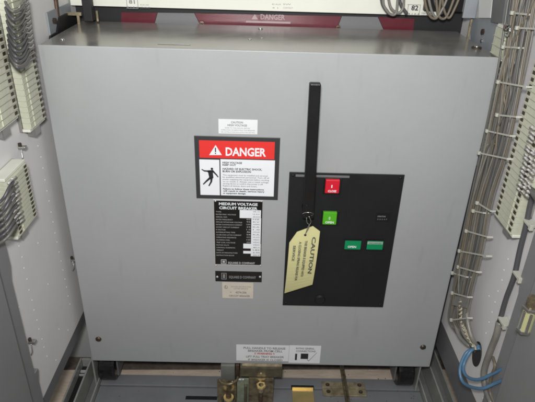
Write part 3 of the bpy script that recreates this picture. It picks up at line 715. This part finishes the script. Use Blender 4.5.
MB().tube([c+Vector((0, .006*math.cos(k), .006*math.sin(k))) for k in [j*.5 for j in range(12)]], .0017, 8, 2).build('band', M['chrome'], t)
MB().cyl(c+Vector((0, 0, .005)), (-1, 0, 0), .003, .006, 8).build('screw', M['chrome'], t)
# ================================================================== FLOOR LEVEL HARDWARE
TZ = FZ+.008
t = thing('floor_tray', (0, -.1, FZ), 'grey folded sheet tray across the cell floor in front of the breaker wheels', 'tray')
m = MB(); m.box(-.332, .332, .024, .052, TZ-.004, TZ+.002); m.build('rear_lip', M['tray'], t, bevel=.001)
m = MB(); m.box(-.332, .332, -.30, .0215, TZ-.005, TZ); m.build('tray_sheet', M['tray'], t, bevel=.001)
m = MB(); a = P(186, 396, 2, TZ); b = P(217, 400, 2, TZ); m.box(a.x, b.x, b.y, a.y, TZ+.0002, TZ+.0008); m.build('slot', M['void'], t)
m = MB(); a = P(291, 386, 2, TZ); b = P(314, 389.6, 2, TZ); m.box(a.x, b.x, b.y, a.y, TZ+.0002, TZ+.003); m.build('slot', M['void'], t)
tag(MB().prism([(-.60, .066, FZ+.0005), (.60, .098, FZ+.0005), (.60, .6, FZ+.0005), (-.60, .6, FZ+.0005)], (0, 0, .004)).build('brown_mottle', M['brown_mottle']), kind='structure')  # darker mottled brown strip of floor behind the tray
for k in range(60):
    x, y = random.uniform(-.32, .32), random.uniform(-.06, .05)
    if k % 3 == 0: y = random.uniform(.054, .09); z = FZ
    else: z = TZ
    if -.08 < x < .0 : continue
    r = random.uniform(.0006, .0017)
    o = MB().cyl((x, y, z), (random.uniform(-.2, .2), random.uniform(-.2, .2), 1), r, r*1.2, 6, r2=r*.5).build('grit', M['brown_mottle'])
    tag(o, 'crumb of dark grit lying on the cell floor under the breaker', 'grit', 'crumbs of grit on the cell floor')
# gold plate
a = P(292, 390, 2, TZ); b = P(314.5, 404, 2, TZ)
t = thing('gold_plate', ((a.x+b.x)/2, (a.y+b.y)/2, TZ), 'small gold passivated square plate lying on the tray right of the latch', 'plate')
MB().box(a.x, b.x, b.y-.02, a.y, TZ+.001, TZ+.003).build('plate', M['gold'], t, bevel=.0006)
MB().box(a.x, b.x, a.y-.0005, a.y+.001, TZ+.001, TZ+.008).build('upturned_edge', M['gold'], t)
# hinge plate
a = P(321.5, 381.5, 2, TZ+.004); b = P(367, 396, 2, TZ+.004)
t = thing('striker_plate', ((a.x+b.x)/2, (a.y+b.y)/2, TZ), 'dull brass two-leaf striker plate with four screws on the tray', 'plate')
my = (a.y+b.y)/2
MB().box(a.x, b.x, my+.0006, a.y, TZ+.002, TZ+.005).build('leaf', M['brass'], t, bevel=.0008)
MB().box(a.x, b.x, b.y, my-.0006, TZ+.001, TZ+.005).build('leaf', M['brass'], t, bevel=.0008)
for fx in (.13, .87):
    for yy_ in (my+(a.y-my)*.5, my-(my-b.y)*.5):
        s_ = MB().cyl((a.x+(b.x-a.x)*fx, yy_, TZ+.005), (0, 0, 1), .0042, .0012, 16).build('screw', M['screwdark'], t)
        MB().cyl((a.x+(b.x-a.x)*fx, yy_, TZ+.0063), (0, 0, 1), .0026, .0006, 12).build('head', M['brassdull'], s_)
t = thing('guide_bar', (P(345, 385, 2, TZ+.01).x, 0, TZ), 'slim dark guide bar running over the striker plate and under the breaker', 'bar')
xg = P(345, 385, 2, TZ+.01).x
MB().box(xg-.0045, xg+.0045, -.25, .19, TZ+.0055, TZ+.012).build('bar_body', M['rust'], t, bevel=.001)
MB().box(xg-.001, xg+.001, -.25, .19, TZ+.0122, TZ+.013).build('rib', M['brassdull'], t)
# latch assembly
lz = TZ
t = thing('racking_latch', (-.02, -.01, TZ), 'olive and brass racking latch assembly under the centre of the breaker front', 'latch')
a, b = F(240, 367.5, -.012), F(282, 377.5, -.012)
m = MB(); m.box(a.x, b.x, -.012, .02, b.z, a.z); m.build('latch_bar', M['brassdull'], t, bevel=.0015)
m = MB(); m.box(a.x+.004, b.x-.001, -.010, -.004, a.z+.0005, a.z+.004); m.build('bar_lip', M['brass'], t, bevel=.0005)
m = MB().cyl(F(261, 373.5, -.012), (0, -1, 0), .003, .002, 14, dome=1).build('pin', M['brass'], t)
a, b = F(221, 366, .0), F(235, 380, .0)
m = MB(); m.box(a.x, b.x, -.006, .010, TZ, -.001); m.build('upright', M['rail'], t, bevel=.001)
a, b = F(235.5, 366, .0), F(239.5, 380, .0)
m = MB(); m.box(a.x, b.x, -.004, .010, TZ, -.001); m.build('side_strap', M['copper'], t, bevel=.001)
a, b = F(237, 378, -.015), F(248.5, 402, -.015)
m = MB(); m.box(a.x, b.x, -.017, -.014, TZ, a.z); m.build('green_plate', M['zincgreen'], t, bevel=.0006)
m = MB(); m.box(a.x+.001, a.x+.0085, -.0178, -.0172, a.z-.002, a.z+.0005); m.box(a.x+.0105, a.x+.0135, -.0178, -.0172, a.z-.002, a.z+.0005); m.build('white_mark', M['signwhite'], t)
a, b = F(248.8, 378, -.013), F(273, 400, -.013)
m = MB(); m.box(a.x, b.x, -.013, .0, TZ, a.z); m.build('bolt_bracket', M['rust'], t, bevel=.0008)
c = F(261, 386, -.02); bl = MB().cyl((c.x, -.022, c.z-.012), (0, 0, 1), .0055, .018, 18).build('spring_bolt', M['brass'], t, bevel=.0006)
MB().cyl((c.x, -.022, c.z+.001), (0, 0, 1), .0095, .005, 6).build('bolt_nut', M['gold'], bl, bevel=.0006)
MB().cyl((c.x, -.022, TZ), (0, 0, 1), .004, .03, 14).build('bolt_stem', M['copper'], bl)
c = F(228.5, 388, -.03)
rl = MB().cyl((c.x, -.030, TZ), (0, 0, 1), .0095, .030, 22).build('spring_post', M['rail'], t)
MB().cyl((c.x, -.030, TZ+.030), (0, 0, 1), .0098, .003, 22).build('gold_ring', M['gold'], rl)
MB().cyl((c.x, -.030, TZ+.033), (0, 0, 1), .006, .008, 6).build('nut', M['copper'], rl, bevel=.0006)
m = MB(); m.tube([(c.x+.0125*math.cos(k*.7), -.030+.0125*math.sin(k*.7), TZ+.003+k*.0009) for k in range(28)], .0014, 6, 3); m.build('coil_spring', M['brassdull'], t)
m = MB(); m.tube([F(219, 379, -.022), F(222, 383, -.030), F(229, 384, -.036), F(236, 381, -.030), F(238, 377, -.020)], .0026, 8); m.build('hook', M['rust'], t)
m = MB(); m.box(c.x+.030, c.x+.036, -.024, -.014, TZ, TZ+.055); m.box(c.x+.060, c.x+.066, -.024, -.014, TZ, TZ+.048); m.build('guide_lug', M['brassdull'], t, bevel=.001)
a, b = F(217, 380, -.018), F(236.5, 402, -.018)
m = MB(); m.box(a.x, b.x, -.018, -.015, TZ, a.z); m.build('backing_plate', M['rust'], t, bevel=.001)
for fx in (.2, .8): MB().cyl((a.x+(b.x-a.x)*fx, -.018, a.z-.005), (0, -1, 0), .0035, .0015, 14, dome=1).build('screw', M['brass'], t)

# guide rails either side
def rail(side):
    s = side
    lab = 'steel guide rail with a slotted black insert, left of the breaker wheel' if s < 0 else 'plain folded steel guide rail right of the breaker wheel'
    t = thing('guide_rail', (s*.335, -.05, FZ), lab, 'guide rail', 'guide rails on the cell floor')
    yb = .057 if s < 0 else .125
    def bx(x0, x1, y0_, y1_, z0_, z1_, nm, m, bv=.0006): MB().box(s*x0, s*x1, y0_, y1_, FZ+z0_, FZ+z1_).build(nm, M[m], t, bevel=bv)
    bx(.3525, .3560, -.32, yb, .001, .050, 'inner_flange', 'railedge')
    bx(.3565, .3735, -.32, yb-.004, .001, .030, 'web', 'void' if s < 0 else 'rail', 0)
    bx(.3740, .3775, -.32, yb, .001, .050, 'outer_flange', 'railedge')
    bx(.3360, .3520, -.32, yb, .001, .006, 'foot', 'rail')
    bx(.3325, .3355, -.32, yb, .001, .022, 'lip', 'railedge')
    if s < 0:
        bx(.3565, .3735, yb-.0035, yb, .001, .050, 'end_cap', 'railedge')
        for ya, yb_ in ((.034, .039), (.026, .028)): bx(.3575, .3725, ya, yb_, .0302, .034, 'rail_tick', 'silver', 0)
        bx(.3610, .3625, -.30, .020, .0302, .032, 'rail_line', 'silver', 0)
    return t
rail(-1); rail(1)

# ================================================================== LIGHT
w = bpy.data.worlds.new('World'); S.world = w; w.use_nodes = True
bg = w.node_tree.nodes['Background']; bg.inputs['Color'].default_value = (.97, .98, .97, 1); bg.inputs['Strength'].default_value = .15
def area(name, loc, target, size, power, col):
    l = bpy.data.lights.new(name, 'AREA'); l.shape = 'DISK'; l.size = size; l.energy = power; l.color = col
    o = bpy.data.objects.new(name, l); COL.objects.link(o); o.location = loc
    o.rotation_euler = (Vector(target)-Vector(loc)).to_track_quat('-Z', 'Y').to_euler()
    return o
area('camera_flash', (-.03, -.78, .86), (-.03, 0, .80), .07, 8.6, (1, .995, .985))
area('ceiling_light', (-.25, -.9, 1.7), (0, 0, .5), .9, 5.5, (.99, 1, 1))

S.render.engine = 'CYCLES'
S.view_settings.view_transform = 'Standard'; S.view_settings.look = 'None'
S.view_settings.exposure = 0; S.view_settings.gamma = 1
S.render.resolution_x = 1024; S.render.resolution_y = 769
